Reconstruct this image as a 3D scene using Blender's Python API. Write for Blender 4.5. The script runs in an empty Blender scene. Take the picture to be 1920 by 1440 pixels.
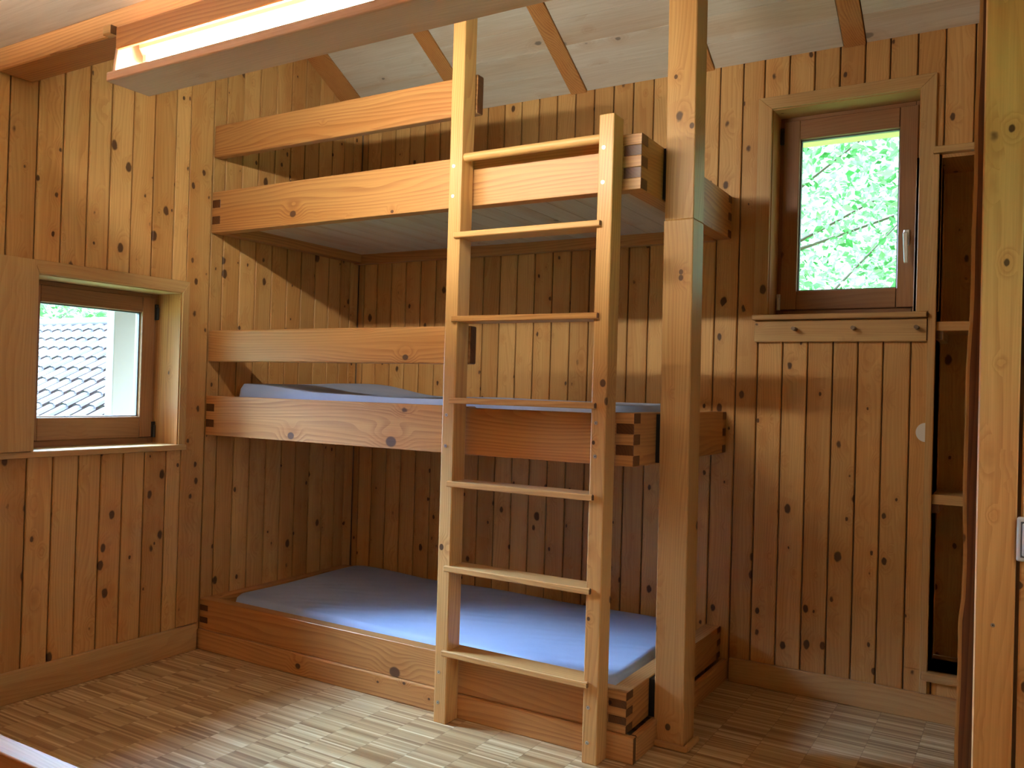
import bpy, bmesh, math, random
from mathutils import Vector, Matrix
random.seed(7)
sc = bpy.context.scene
col = sc.collection

# ------------------------------------------------------------------ camera
f_px = 1603.355
F = Vector((-0.514789, 0.857256, 0.007998))
yaw, pitch, roll = 0.54079886, 0.00799850, 0.02888785
F = Vector((-math.sin(yaw)*math.cos(pitch), math.cos(yaw)*math.cos(pitch), math.sin(pitch)))
R0 = F.cross(Vector((0, 0, 1))).normalized(); U0 = R0.cross(F)
Rv = R0*math.cos(roll) + U0*math.sin(roll)
Uv = -R0*math.sin(roll) + U0*math.cos(roll)
cam_data = bpy.data.cameras.new('camera'); cam = bpy.data.objects.new('camera', cam_data); col.objects.link(cam)
cam_data.sensor_fit = 'HORIZONTAL'; cam_data.sensor_width = 36.0; cam_data.lens = f_px/1920*36.0
cam_data.clip_start = 0.03; cam_data.clip_end = 200
M = Matrix.Identity(4)
for i in range(3):
    M[i][0] = Rv[i]; M[i][1] = Uv[i]; M[i][2] = -F[i]
M[0][3], M[1][3], M[2][3] = 3.20764, -3.66771, 1.21803
cam.matrix_world = M
sc.camera = cam

# ------------------------------------------------------------------ world, exposure
sc.view_settings.view_transform = 'Standard'; sc.view_settings.look = 'None'
sc.view_settings.gamma = 1.0; sc.view_settings.exposure = 1.2; sc.view_settings.use_curve_mapping = False
sc.cycles.max_bounces = 12; sc.cycles.diffuse_bounces = 7; sc.cycles.transparent_max_bounces = 12
sc.cycles.use_denoising = True
sc.cycles.sample_clamp_indirect = 6.0
SKY_BASE = 1.2
SKY_PATCH = 132.0
SKY_EAST = 4.5
TUBE = 84.0
w = bpy.data.worlds.new('World'); sc.world = w; w.use_nodes = True
nt = w.node_tree; nt.nodes.clear()
N = nt.nodes.new; Lk = nt.links.new
out = N('ShaderNodeOutputWorld'); bg = N('ShaderNodeBackground'); tc = N('ShaderNodeTexCoord')
dp = N('ShaderNodeVectorMath'); dp.operation = 'DOT_PRODUCT'
el = math.radians(37); az = math.radians(4)
dp.inputs[1].default_value = (-math.cos(el)*math.cos(az), math.cos(el)*math.sin(az), math.sin(el))
Lk(tc.outputs['Generated'], dp.inputs[0])
mr = N('ShaderNodeMapRange'); mr.interpolation_type = 'SMOOTHSTEP'
mr.inputs['From Min'].default_value = math.cos(math.radians(40)); mr.inputs['From Max'].default_value = math.cos(math.radians(18))
Lk(dp.outputs['Value'], mr.inputs['Value'])
mx = N('ShaderNodeMix'); mx.data_type = 'RGBA'
mx.inputs[6].default_value = (0.62*SKY_BASE, 0.80*SKY_BASE, 1.0*SKY_BASE, 1)
mx.inputs[7].default_value = (0.44*SKY_PATCH, 0.66*SKY_PATCH, 1.0*SKY_PATCH, 1)
Lk(mr.outputs['Result'], mx.inputs[0])
# second, softer bright patch added to the east sky (fill light through the added side window)
dp2 = N('ShaderNodeVectorMath'); dp2.operation = 'DOT_PRODUCT'; dp2.inputs[1].default_value = (.60, -.44, .668)
Lk(tc.outputs['Generated'], dp2.inputs[0])
mr2 = N('ShaderNodeMapRange'); mr2.interpolation_type = 'SMOOTHSTEP'
mr2.inputs['From Min'].default_value = .86; mr2.inputs['From Max'].default_value = .96
Lk(dp2.outputs['Value'], mr2.inputs['Value'])
mx2 = N('ShaderNodeMix'); mx2.data_type = 'RGBA'; mx2.inputs[7].default_value = (1.0*SKY_EAST, .92*SKY_EAST, .86*SKY_EAST, 1)
Lk(mr2.outputs['Result'], mx2.inputs[0]); Lk(mx.outputs[2], mx2.inputs[6]); Lk(mx2.outputs[2], bg.inputs['Color']); Lk(bg.outputs[0], out.inputs[0])

# ------------------------------------------------------------------ materials
def srgb(r, g, b):
    f = lambda c: (c/255/12.92) if c/255 <= 0.04045 else ((c/255+0.055)/1.055)**2.4
    return (f(r), f(g), f(b), 1)

def base_mat(name):
    m = bpy.data.materials.new(name); m.use_nodes = True
    t = m.node_tree; b = t.nodes['Principled BSDF']
    return m, t, b

def plain(name, c, rough=0.5, metal=0.0, emit=None, estr=0):
    m, t, b = base_mat(name)
    b.inputs['Base Color'].default_value = (*c[:3], 1); b.inputs['Roughness'].default_value = rough
    b.inputs['Metallic'].default_value = metal
    if emit: b.inputs['Emission Color'].default_value = (*emit[:3], 1); b.inputs['Emission Strength'].default_value = estr
    return m

class G:
    """tiny node-graph helper"""
    def __init__(s, t): s.t = t
    def n(s, ty, **k):
        x = s.t.nodes.new(ty)
        for a, v in k.items(): setattr(x, a, v)
        return x
    def set(s, sock, v):
        if hasattr(v, 'is_linked') or isinstance(v, bpy.types.NodeSocket): s.t.links.new(v, sock)
        else: sock.default_value = v
    def m(s, op, a, b=None, c=None, clamp=False):
        x = s.n('ShaderNodeMath', operation=op, use_clamp=clamp)
        s.set(x.inputs[0], a)
        if b is not None: s.set(x.inputs[1], b)
        if c is not None: s.set(x.inputs[2], c)
        return x.outputs[0]
    def vm(s, op, a, b):
        x = s.n('ShaderNodeVectorMath', operation=op); s.set(x.inputs[0], a); s.set(x.inputs[1], b); return x.outputs[0]
    def mr(s, v, a, b, c=0.0, d=1.0, smooth=True):
        x = s.n('ShaderNodeMapRange'); x.interpolation_type = 'SMOOTHSTEP' if smooth else 'LINEAR'
        s.set(x.inputs[0], v); s.set(x.inputs[1], a); s.set(x.inputs[2], b); x.inputs[3].default_value = c; x.inputs[4].default_value = d
        return x.outputs[0]
    def mix(s, f, a, b, bt='MIX'):
        x = s.n('ShaderNodeMix', data_type='RGBA', blend_type=bt); s.set(x.inputs[0], f)
        s.set(x.inputs[6], a); s.set(x.inputs[7], b); return x.outputs[2]
    def noise(s, vec, scale, detail=2, rough=0.5):
        x = s.n('ShaderNodeTexNoise'); s.set(x.inputs['Vector'], vec); x.inputs['Scale'].default_value = scale
        x.inputs['Detail'].default_value = detail; x.inputs['Roughness'].default_value = rough; return x.outputs[0]

AX = {'X': (0, 1, 2), 'Y': (1, 0, 2), 'Z': (2, 0, 1)}
_wc = {}
PAL = {  # early wood, late wood, knot, ring contrast, roughness, knot selection threshold, tone spread
 'wall':   ((.63, .372, .138), (.46, .225, .068), (.075, .032, .015), .50, .48, .16, .34),
 'beam':   ((.55, .280, .098), (.34, .135, .045), (.10, .045, .026), .70, .40, .86, .12),
 'post':   ((.62, .365, .140), (.45, .220, .070), (.10, .045, .02), .62, .42, .66, .12),
 'ladder': ((.63, .365, .135), (.42, .190, .060), (.07, .030, .016), .62, .36, .86, .10),
 'sash':   ((.33, .165, .075), (.22, .100, .045), (.12, .05, .02), .45, .42, .98, .08),
 'white':  ((.66, .625, .54), (.58, .53, .44), (.24, .205, .17), .45, .60, .58, .08),
 'casing': ((.58, .375, .160), (.44, .250, .095), (.10, .045, .02), .45, .45, .70, .10),
 'lacquer': ((.58, .36, .20), (.42, .24, .12), (.10, .05, .03), .5, .55, .9, .1),
 'bark':   ((.16, .065, .030), (.08, .030, .016), (.04, .016, .01), .8, .7, .9, .1),
 'lampbox': ((.76, .54, .43), (.64, .42, .32), (.20, .14, .12), .40, .5, .60, .08),
}
def wood(kind, axis, knots=(), end=False):
    key = (kind, axis, tuple(knots), end)
    if key in _wc: return _wc[key]
    early, late, knot, contrast, rough, thr, spread = PAL[kind]
    m, t, b = base_mat('wood_%s_%s%s' % (kind, axis.lower(), '_end' if end else ''))
    g = G(t); tc = g.n('ShaderNodeTexCoord'); sp = g.n('ShaderNodeSeparateXYZ'); t.links.new(tc.outputs['Object'], sp.inputs[0])
    at = g.n('ShaderNodeAttribute', attribute_name='seed'); S = at.outputs['Fac']
    i, j, k = AX[axis]; o = sp.outputs
    px = g.m('MULTIPLY_ADD', S, 13.17, o[i]); py = g.m('MULTIPLY_ADD', S, 5.71, o[j]); pz = g.m('MULTIPLY_ADD', S, 3.33, o[k])
    cv = g.n('ShaderNodeCombineXYZ'); g.set(cv.inputs[0], px); g.set(cv.inputs[1], py); g.set(cv.inputs[2], pz); q = cv.outputs[0]
    # random knots
    vq = g.vm('MULTIPLY', q, (0.62, 1, 1))
    KS = {'wall': 15.0, 'white': 10.5}.get(kind, 9.5)
    vo = g.n('ShaderNodeTexVoronoi', voronoi_dimensions='3D', feature='F1'); g.set(vo.inputs['Vector'], vq); vo.inputs['Scale'].default_value = KS
    vc = g.n('ShaderNodeSeparateXYZ'); t.links.new(vo.outputs['Color'], vc.inputs[0])
    kd = g.m('DIVIDE', vo.outputs['Distance'], KS)
    kd = g.m('ADD', kd, g.m('MULTIPLY', g.m('SUBTRACT', g.noise(q, 60, 1), .5), .006))
    sel = g.m('GREATER_THAN', vc.outputs[0], thr)
    rk = g.m('MULTIPLY_ADD', g.m('POWER', vc.outputs[1], 2.0), .011, .0045)
    kn = g.m('MULTIPLY', g.mr(kd, g.m('MULTIPLY', rk, 1.12), g.m('MULTIPLY', rk, .72)), sel)
    halo = g.m('MULTIPLY', g.mr(kd, g.m('MULTIPLY', rk, 4.2), rk), sel)
    for (kx, ky, r) in knots:
        dx = g.m('MULTIPLY', g.m('SUBTRACT', o[i], kx), .8); dy = g.m('SUBTRACT', o[k if axis != 'Z' else j], ky)
        d = g.m('SQRT', g.m('ADD', g.m('MULTIPLY', dx, dx), g.m('MULTIPLY', dy, dy)))
        kn = g.m('MAXIMUM', kn, g.mr(d, r*1.1, r*.78)); halo = g.m('MAXIMUM', halo, g.mr(d, r*5, r))
    # growth rings as level sets of a stretched field
    n1 = g.noise(g.vm('MULTIPLY', q, (.85, 6.5, 6.5)), 1.0, 1.5, .45)
    fld = g.m('ADD', g.m('MULTIPLY', py, .55), g.m('MULTIPLY', pz, .45))
    fld = g.m('ADD', fld, g.m('MULTIPLY', n1, {'beam': .085, 'post': .11}.get(kind, .10))); fld = g.m('ADD', fld, g.m('MULTIPLY', halo, .015))
    per = .0072
    rg = g.m('FRACT', g.m('DIVIDE', fld, per))
    rg = g.mr(rg, .25, .96)
    soft = g.noise(g.vm('MULTIPLY', q, (1.2, 30, 30)), 1.0, 2)
    rg = g.m('MULTIPLY', rg, g.mr(soft, .3, .7, .35, 1.0))
    fib = g.noise(g.vm('MULTIPLY', q, (5, 260, 260)), 1.0, 2, .6)
    broad = g.noise(g.vm('MULTIPLY', q, (.45, 9, 9)), 1.0, 2)
    wn = g.n('ShaderNodeTexWhiteNoise', noise_dimensions='1D'); t.links.new(S, wn.inputs['W']); 
    c = g.mix(g.m('MULTIPLY', rg, contrast), (*early, 1), (*late, 1))
    c = g.mix(g.m('MULTIPLY', g.mr(broad, .42, .68), .55), c, g.mix(1.0, c, (.86, .68, .52, 1), 'MULTIPLY'))
    tone = g.m('ADD', g.m('MULTIPLY', g.m('SUBTRACT', wn.outputs['Value'], .5), spread), 1.0)
    tone = g.m('MULTIPLY', tone, g.mr(fib, .2, .8, .90, 1.08, False))
    tv = g.n('ShaderNodeCombineXYZ'); g.set(tv.inputs[0], tone); g.set(tv.inputs[1], g.m('POWER', tone, 1.25)); g.set(tv.inputs[2], g.m('POWER', tone, 1.5))
    c = g.mix(1.0, c, tv.outputs[0], 'MULTIPLY')
    c = g.mix(g.m('MULTIPLY', halo, .35), c, g.mix(1.0, c, (.80, .62, .48, 1), 'MULTIPLY'))
    c = g.mix(g.m('MULTIPLY', kn, .93), c, (*knot, 1))
    if end: c = g.mix(1.0, c, (.24, .18, .17, 1), 'MULTIPLY')
    t.links.new(c, b.inputs['Base Color'])
    b.inputs['Roughness'].default_value = rough; b.inputs['Specular IOR Level'].default_value = .35
    bp = g.n('ShaderNodeBump'); bp.inputs['Strength'].default_value = .25; bp.inputs['Distance'].default_value = .0012
    g.set(bp.inputs['Height'], g.m('ADD', fib, g.m('MULTIPLY', rg, .6))); t.links.new(bp.outputs[0], b.inputs['Normal'])
    _wc[key] = m
    return m

def floor_mat():
    m, t, b = base_mat('mosaic_parquet'); g = G(t)
    tc = g.n('ShaderNodeTexCoord'); sp = g.n('ShaderNodeSeparateXYZ'); t.links.new(tc.outputs['Object'], sp.inputs[0])
    X, Y = sp.outputs[0], sp.outputs[1]
    u = g.m('DIVIDE', g.m('SUBTRACT', X, .029), .16); v = g.m('DIVIDE', Y, .0092)
    cu, cvv = g.m('FLOOR', u), g.m('FLOOR', v)
    cb = g.n('ShaderNodeCombineXYZ'); g.set(cb.inputs[0], cu); g.set(cb.inputs[1], cvv)
    wn = g.n('ShaderNodeTexWhiteNoise', noise_dimensions='2D'); t.links.new(cb.outputs[0], wn.inputs['Vector'])
    cb2 = g.n('ShaderNodeCombineXYZ'); g.set(cb2.inputs[0], cu); g.set(cb2.inputs[1], g.m('FLOOR', g.m('DIVIDE', v, 4)))
    wn2 = g.n('ShaderNodeTexWhiteNoise', noise_dimensions='2D'); t.links.new(cb2.outputs[0], wn2.inputs['Vector'])
    r = g.m('ADD', g.m('MULTIPLY', wn.outputs['Value'], .72), g.m('MULTIPLY', wn2.outputs['Value'], .28))
    cr = g.n('ShaderNodeValToRGB'); t.links.new(r, cr.inputs[0]); e = cr.color_ramp.elements
    e[0].position = .08; e[0].color = (.30, .165, .065, 1); e[1].position = .95; e[1].color = (.84, .70, .45, 1)
    x = e.new(.45); x.color = (.52, .345, .165, 1); x = e.new(.72); x.color = (.62, .45, .235, 1)
    fib = g.noise(g.vm('MULTIPLY', tc.outputs['Object'], (9, 260, 1)), 1.0, 2)
    c = g.mix(1.0, cr.outputs[0], g.mr(fib, .2, .8, .84, 1.1, False), 'MULTIPLY')
    blot = g.noise(tc.outputs['Object'], 2.2, 3)
    c = g.mix(g.mr(blot, .45, .7, 0, .35), c, g.mix(1.0, c, (.80, .82, .88, 1), 'MULTIPLY'))
    fu = g.m('FRACT', u); eu = g.m('MINIMUM', fu, g.m('SUBTRACT', 1.0, fu)); ln = g.mr(eu, .004, .010, 1, 0)
    fv = g.m('FRACT', v); ev = g.m('MINIMUM', fv, g.m('SUBTRACT', 1.0, fv)); lv = g.mr(ev, .02, .10, .35, 0)
    ln = g.m('MAXIMUM', ln, lv)
    c = g.mix(g.m('MULTIPLY', ln, .42), c, (.12, .07, .03, 1))
    t.links.new(c, b.inputs['Base Color']); b.inputs['Roughness'].default_value = .42; b.inputs['Specular IOR Level'].default_value = .5
    bp = g.n('ShaderNodeBump'); bp.inputs['Strength'].default_value = .12; bp.inputs['Distance'].default_value = .001
    g.set(bp.inputs['Height'], g.m('SUBTRACT', r, ln)); t.links.new(bp.outputs[0], b.inputs['Normal'])
    return m

def fabric_mat():
    m, t, b = base_mat('fitted_sheet'); g = G(t); tc = g.n('ShaderNodeTexCoord')
    n = g.noise(tc.outputs['Object'], 3.0, 4)
    c = g.mix(g.mr(n, .3, .7), (.36, .45, .69, 1), (.42, .51, .75, 1)); t.links.new(c, b.inputs['Base Color'])
    b.inputs['Roughness'].default_value = .85; b.inputs['Specular IOR Level'].default_value = .2
    wv = g.n('ShaderNodeTexWave'); wv.inputs['Scale'].default_value = 2.2; wv.inputs['Distortion'].default_value = 9; wv.inputs['Detail'].default_value = 2
    wv.inputs['Detail Scale'].default_value = .8
    mp = g.n('ShaderNodeMapping'); mp.inputs['Rotation'].default_value = (0, 0, .5); mp.inputs['Scale'].default_value = (1.0, 2.6, 1)
    t.links.new(tc.outputs['Object'], mp.inputs[0]); t.links.new(mp.outputs[0], wv.inputs['Vector'])
    bp = g.n('ShaderNodeBump'); bp.inputs['Strength'].default_value = .35; bp.inputs['Distance'].default_value = .012
    g.set(bp.inputs['Height'], g.m('ADD', g.m('MULTIPLY', wv.outputs['Fac'], .35), g.noise(tc.outputs['Object'], 9, 3)))
    t.links.new(bp.outputs[0], b.inputs['Normal'])
    return m

def glass_mat():
    m, t, b = base_mat('window_glass'); g = G(t); t.nodes.remove(b)
    tr = g.n('ShaderNodeBsdfTransparent'); tr.inputs[0].default_value = (.93, .96, .95, 1)
    gl = g.n('ShaderNodeBsdfGlossy'); gl.inputs['Roughness'].default_value = .02
    lw = g.n('ShaderNodeLayerWeight'); lw.inputs[0].default_value = .25
    mx = g.n('ShaderNodeMixShader'); t.links.new(g.m('MULTIPLY', lw.outputs['Fresnel'], .5), mx.inputs[0]); t.links.new(tr.outputs[0], mx.inputs[1]); t.links.new(gl.outputs[0], mx.inputs[2])
    t.links.new(mx.outputs[0], t.nodes['Material Output'].inputs[0])
    return m

def leaf_mat(name, c1, c2):
    m, t, b = base_mat(name); g = G(t); t.nodes.remove(b)
    at = g.n('ShaderNodeAttribute', attribute_name='seed')
    c = g.mix(at.outputs['Fac'], (*c1, 1), (*c2, 1))
    d = g.n('ShaderNodeBsdfDiffuse'); tl = g.n('ShaderNodeBsdfTranslucent'); t.links.new(c, d.inputs[0]); t.links.new(c, tl.inputs[0])
    mx = g.n('ShaderNodeMixShader'); mx.inputs[0].default_value = .45; t.links.new(d.outputs[0], mx.inputs[1]); t.links.new(tl.outputs[0], mx.inputs[2])
    t.links.new(mx.outputs[0], t.nodes['Material Output'].inputs[0])
    return m

def tile_mat():
    m, t, b = base_mat('roof_tile'); g = G(t); tc = g.n('ShaderNodeTexCoord')
    n = g.noise(tc.outputs['Object'], 2.5, 4); n2 = g.noise(tc.outputs['Object'], 14, 3)
    c = g.mix(g.mr(n, .3, .7), (.028, .019, .023, 1), (.070, .050, .054, 1))
    c = g.mix(g.mr(n2, .58, .68, 0, .7), c, (.03, .04, .008, 1)); t.links.new(c, b.inputs['Base Color']); b.inputs['Roughness'].default_value = .8
    return m

FLOOR = floor_mat(); FABRIC = fabric_mat(); GLASS = glass_mat(); TILE = tile_mat()
PEG = plain('bronze_peg', (.20, .15, .11), .4, .6)
METAL = plain('steel', (.55, .55, .53), .35, .9)
DARKMETAL = plain('black_metal', (.012, .012, .012), .5, .2)
WHITEPL = plain('white_plastic', (.72, .73, .70), .35)
SWITCHPL = plain('switch_plastic', (.60, .62, .60), .3)
GREYSEAL = plain('grey_seal', (.12, .12, .12), .6)
ENAMEL = plain('white_enamel', (.78, .76, .70), .4)
PAPER = plain('white_paper', (.78, .78, .76), .7)
OUTWALL = plain('outer_shell', (.30, .22, .15), .9)
PALEPOST = plain('weathered_pale_timber', (.16, .17, .165), .8)
TUBEM = plain('tube_glow', (.9, .9, .9), .3, 0, (1.0, .95, .80), TUBE)
TUBE2 = plain('added_tube_glow', (.9, .9, .9), .3, 0, (1.0, .97, .90), 66.0)
SOIL = plain('grass_ground', (.10, .16, .04), .95)
LEAF = leaf_mat('leaf_green', (.03, .13, .022), (.28, .42, .19))
BARKM = plain('tree_bark', (.10, .075, .05), .9)

# ------------------------------------------------------------------ mesh helpers
_seed = [0]
def ns():
    _seed[0] += 1
    return (_seed[0]*0.61803398875) % 1.0 * 9.0 + 0.37

class MB:
    def __init__(s, loc=(0, 0, 0)): s.v = []; s.f = []; s.sd = []; s.mi = []; s.o = Vector(loc)
    def add(s, vs, fs, seed=None, mi=None):
        n = len(s.v); s.v += [tuple(Vector(v)-s.o) for v in vs]; seed = ns() if seed is None else seed
        for i, f in enumerate(fs):
            s.f.append([n+a for a in f]); s.sd.append(seed); s.mi.append(0 if mi is None else (mi if isinstance(mi, int) else mi[i]))
    def box(s, x0, x1, y0, y1, z0, z1, grain=None, seed=None, mi=0):
        vs = [(x, y, z) for x in (x0, x1) for y in (y0, y1) for z in (z0, z1)]
        fs = [(0, 1, 3, 2), (4, 6, 7, 5), (0, 4, 5, 1), (2, 3, 7, 6), (0, 2, 6, 4), (1, 5, 7, 3)]
        ms = [mi]*6
        if grain is not None:
            a = 'XYZ'.index(grain); ms[2*a] = ms[2*a+1] = 1
        s.add(vs, fs, seed, ms)
    def hexa(s, bot, top, seed=None, mi=0):   # two quads (4 pts each, same winding)
        vs = list(bot)+list(top)
        s.add(vs, [(3, 2, 1, 0), (4, 5, 6, 7)]+[(i, (i+1) % 4, 4+(i+1) % 4, 4+i) for i in range(4)], seed, mi)
    def prism(s, pts, axis, a0, a1, seed=None, mi=0, endmi=None):   # pts 2D in the other two axes
        def mk(p, a):
            q = list(p); q.insert('XYZ'.index(axis), a); return tuple(q)
        n = len(pts); vs = [mk(p, a0) for p in pts]+[mk(p, a1) for p in pts]
        e = mi if endmi is None else endmi
        s.add(vs, [tuple(range(n))[::-1], tuple(range(n, 2*n))]+[(i, (i+1) % n, n+(i+1) % n, n+i) for i in range(n)], seed, [e, e]+[mi]*n)
    def cyl(s, p0, p1, r, n=16, seed=None, mi=0, r2=None, endmi=None):
        p0, p1 = Vector(p0), Vector(p1); d = (p1-p0).normalized(); a = d.orthogonal().normalized(); b = d.cross(a); r2 = r if r2 is None else r2
        vs = []
        for p, rr in ((p0, r), (p1, r2)):
            for i in range(n):
                t = 2*math.pi*i/n; vs.append(p+a*rr*math.cos(t)+b*rr*math.sin(t))
        e = mi if endmi is None else endmi
        s.add(vs, [tuple(range(n))[::-1], tuple(range(n, 2*n))]+[(i, (i+1) % n, n+(i+1) % n, n+i) for i in range(n)], seed, [e, e]+[mi]*n)
    def build(s, name, mats, parent=None, bevel=0, smooth=False, seg=1):
        me = bpy.data.meshes.new(name); me.from_pydata(s.v, [], s.f); 
        if not isinstance(mats, (list, tuple)): mats = [mats]
        for m in mats: me.materials.append(m)
        at = me.attributes.new('seed', 'FLOAT', 'FACE'); at.data.foreach_set('value', s.sd)
        me.polygons.foreach_set('material_index', [min(i, len(mats)-1) for i in s.mi])
        bm = bmesh.new(); bm.from_mesh(me); bmesh.ops.recalc_face_normals(bm, faces=bm.faces[:]); bm.to_mesh(me); bm.free()
        if smooth:
            me.polygons.foreach_set('use_smooth', [True]*len(me.polygons))
            try: me.set_sharp_from_angle(angle=math.radians(40))
            except Exception: pass
        o = bpy.data.objects.new(name, me); col.objects.link(o)
        if parent is not None: o.parent = parent
        else: o.location = s.o
        if bevel:
            b = o.modifiers.new('bevel', 'BEVEL'); b.width = bevel; b.segments = seg; b.limit_method = 'ANGLE'; b.angle_limit = math.radians(50)
            b.harden_normals = False
        return o

def wm(kind, axis, knots=()): return [wood(kind, axis, knots), wood(kind, axis, (), True)]
def thing(name, label, cat, loc, group=None):
    o = bpy.data.objects.new(name, None); o.location = loc; col.objects.link(o); o.empty_display_size = .1
    o['label'] = label; o['category'] = cat
    if group: o['group'] = group
    return o
def tag(o, label, cat, group=None):
    o['label'] = label; o['category'] = cat
    if group: o['group'] = group
    return o
def struct(o): o['kind'] = 'structure'; return o
def child(par):
    """mesh builder whose world coordinates become local to the (top-level) parent"""
    return MB(par.location)
def sub(part_loc): return MB(part_loc)

# ------------------------------------------------------------------ dims
WX = -.02             # left wall face
ZB = 2.657            # back wall top at y=0
SL = .55              # roof slope
BY = -1.86            # rear side of ceiling beam
CZ = 2.405            # front ceiling
XR, YF = 3.62, -4.55
roofz = lambda y: ZB - SL*y
fz = lambda y: CZ + .5*(-1.99-max(y, -3.2))

# ------------------------------------------------------------------ floor, shells
m = MB(); m.box(-.30, XR+.2, YF-.2, .45, -.06, 0); struct(m.build('floor', FLOOR))

def boards(name, seams, plane, zlo, zhi, openings, mats, th=.014, parent=None, extra=()):
    """plane: ('x',X,+1) wall facing +x at X, seams in y;  ('y',Y,-1) wall facing -y at Y, seams in x"""
    mb = MB()
    for a, b in zip(seams[:-1], seams[1:]):
        g0 = .0028
        c0, c1 = a+g0, b-g0
        sd = ns(); h = zhi((c0+c1)/2) if callable(zhi) else zhi
        hit = [q for q in openings if q[0] < c1-.001 and q[1] > c0+.001]
        pieces = []
        z = zlo
        for (oa, ob, oz0, oz1) in sorted(hit, key=lambda q: q[2]):
            pieces.append((c0, c1, z, oz0))
            if oa > c0+.004: pieces.append((c0, min(oa, c1), oz0, oz1))
            if ob < c1-.004: pieces.append((max(ob, c0), c1, oz0, oz1))
            z = oz1
        pieces.append((c0, c1, z, h))
        for p0, p1, s0, s1 in pieces:
            if plane[0] == 'x':
                X = plane[1]; mb.box(*sorted((X, X-plane[2]*th)), p0, p1, s0, s1, None, sd)
            else:
                Y = plane[1]; mb.box(p0, p1, *sorted((Y, Y-plane[2]*th)), s0, s1, None, sd)
    return struct(mb.build(name, mats, parent, bevel=.0028))

def shell(name, rects, mats=OUTWALL, parent=None):
    mb = MB()
    for r in rects: mb.box(*r)
    return struct(mb.build(name, mats, parent))

# left wall: boards with window opening
LO = (-1.815, -1.168, .932, 1.612)
seamsL = [-4.56]+[-4.5+.1*i for i in range(25)]+[-2.04, -1.939, -1.834, -1.732, -1.627, -1.531, -1.431, -1.329, -1.222, -1.145, -1.02, -.949, -.849, -.75, -.646, -.543, -.444, -.341, -.239, -.145, -.07, 0]
seamsL = sorted(set([s for s in seamsL if s <= -2.09]+[s for s in seamsL if s >= -2.05]))
struct_wl = shell('wall_left', [(-.21, WX-.0145, YF-.2, LO[0], -.06, 4.0), (-.21, WX-.0145, LO[1], .2, -.06, 4.0),
                   (-.21, WX-.0145, LO[0], LO[1], -.06, LO[2]), (-.21, WX-.0145, LO[0], LO[1], LO[3], 4.0)])
boards('wall_left_boards', seamsL, ('x', WX, 1), .0, lambda y: (roofz(y)+.06) if y > BY else (fz(min(y, -1.99))+.02), [LO], wm('wall', 'Z'), parent=struct_wl)

# back wall
BO = (2.262, 2.835, 1.572, 2.448)
NO = (2.906, 3.255, .186, 2.178)
seamsB = [-.02, .02]+[.114+.1003*i for i in range(18)]+[1.93, 2.03, 2.132, 2.224, 2.328, 2.430, 2.530, 2.626, 2.72, 2.82, 2.918, 3.02, 3.12, 3.22, 3.32, 3.42, 3.52, XR]
seamsB = sorted(seamsB)
wb = shell('wall_back', [(-.21, BO[0], .0145, .20, -.06, 2.9), (BO[0], BO[1], .0145, .20, -.06, BO[2]), (BO[0], BO[1], .0145, .20, BO[3], 2.9), (BO[1], NO[0], .0145, .20, -.06, 2.9),
                    (NO[0], NO[1], .0145, .20, -.06, NO[2]), (NO[0], NO[1], .0145, .20, NO[3], 2.9), (NO[1], XR+.2, .0145, .20, -.06, 2.9), (NO[0]-.05, NO[1]+.05, .27, .30, 0, 2.4)])
boards('wall_back_boards', seamsB, ('y', 0, -1), .0, ZB+.02, [BO, NO], wm('wall', 'Z'), parent=wb)
RO = (-2.75, -1.80, 1.05, 1.95)
wr = shell('wall_right', [(XR, XR+.2, YF-.2, RO[0], -.06, 4.0), (XR, XR+.2, RO[1], .2, -.06, 4.0), (XR, XR+.2, RO[0], RO[1], -.06, RO[2]), (XR, XR+.2, RO[0], RO[1], RO[3], 4.0)])
boards('wall_right_boards', [YF+.1*i for i in range(47)], ('x', XR-.0145, -1), 0, 3.9, [RO], wm('wall', 'Z'), parent=wr)
wf = shell('wall_front', [(-.21, XR+.2, YF-.2, YF, -.06, 3.2)])
boards('wall_front_boards', [-.02+.1*i for i in range(38)], ('y', YF+.0145, 1), 0, 3.0, [], wm('wall', 'Z'), parent=wf)

# ceilings
ce = MB(); 
def slope_board(mb, x0, x1, ya, yb, d0, d1, seed=None):
    # slab following the roof between y=ya (low, near 0) and yb (high), offset d0..d1 above the roof line
    mb.hexa([(x0, ya, roofz(ya)+d0), (x1, ya, roofz(ya)+d0), (x1, yb, roofz(yb)+d0), (x0, yb, roofz(yb)+d0)],
            [(x0, ya, roofz(ya)+d1), (x1, ya, roofz(ya)+d1), (x1, yb, roofz(yb)+d1), (x0, yb, roofz(yb)+d1)], seed)
yb = .0
k = 0
raft = [(-.02, .115), (.668, .752), (1.293, 1.377), (1.918, 2.002), (2.543, 2.627), (3.168, 3.252)]
while yb > -1.95:
    ya, yb2 = yb, max(yb-.118, -1.95)
    for (r0, r1), (q0, q1) in zip(raft, raft[1:]+[(XR, XR)]):
        slope_board(ce, r1+.003, q0-.003, ya-.001 if k else .0, yb2+.001, .008, .026)
    yb = yb2; k += 1
cr = struct(ce.build('ceiling_rear', wm('white', 'X'), bevel=.001))
for r0, r1 in raft:
    rm = MB(); slope_board(rm, r0, r1, 0, -1.95, 0, .03); rm.build('rafter', wm('beam', 'Y'), cr, bevel=.002)
sh = MB(); slope_board(sh, -.25, XR+.2, .30, -2.2, .028, .16); struct(sh.build('roof_deck', OUTWALL, cr))
cf = MB(); y = -1.99
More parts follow.
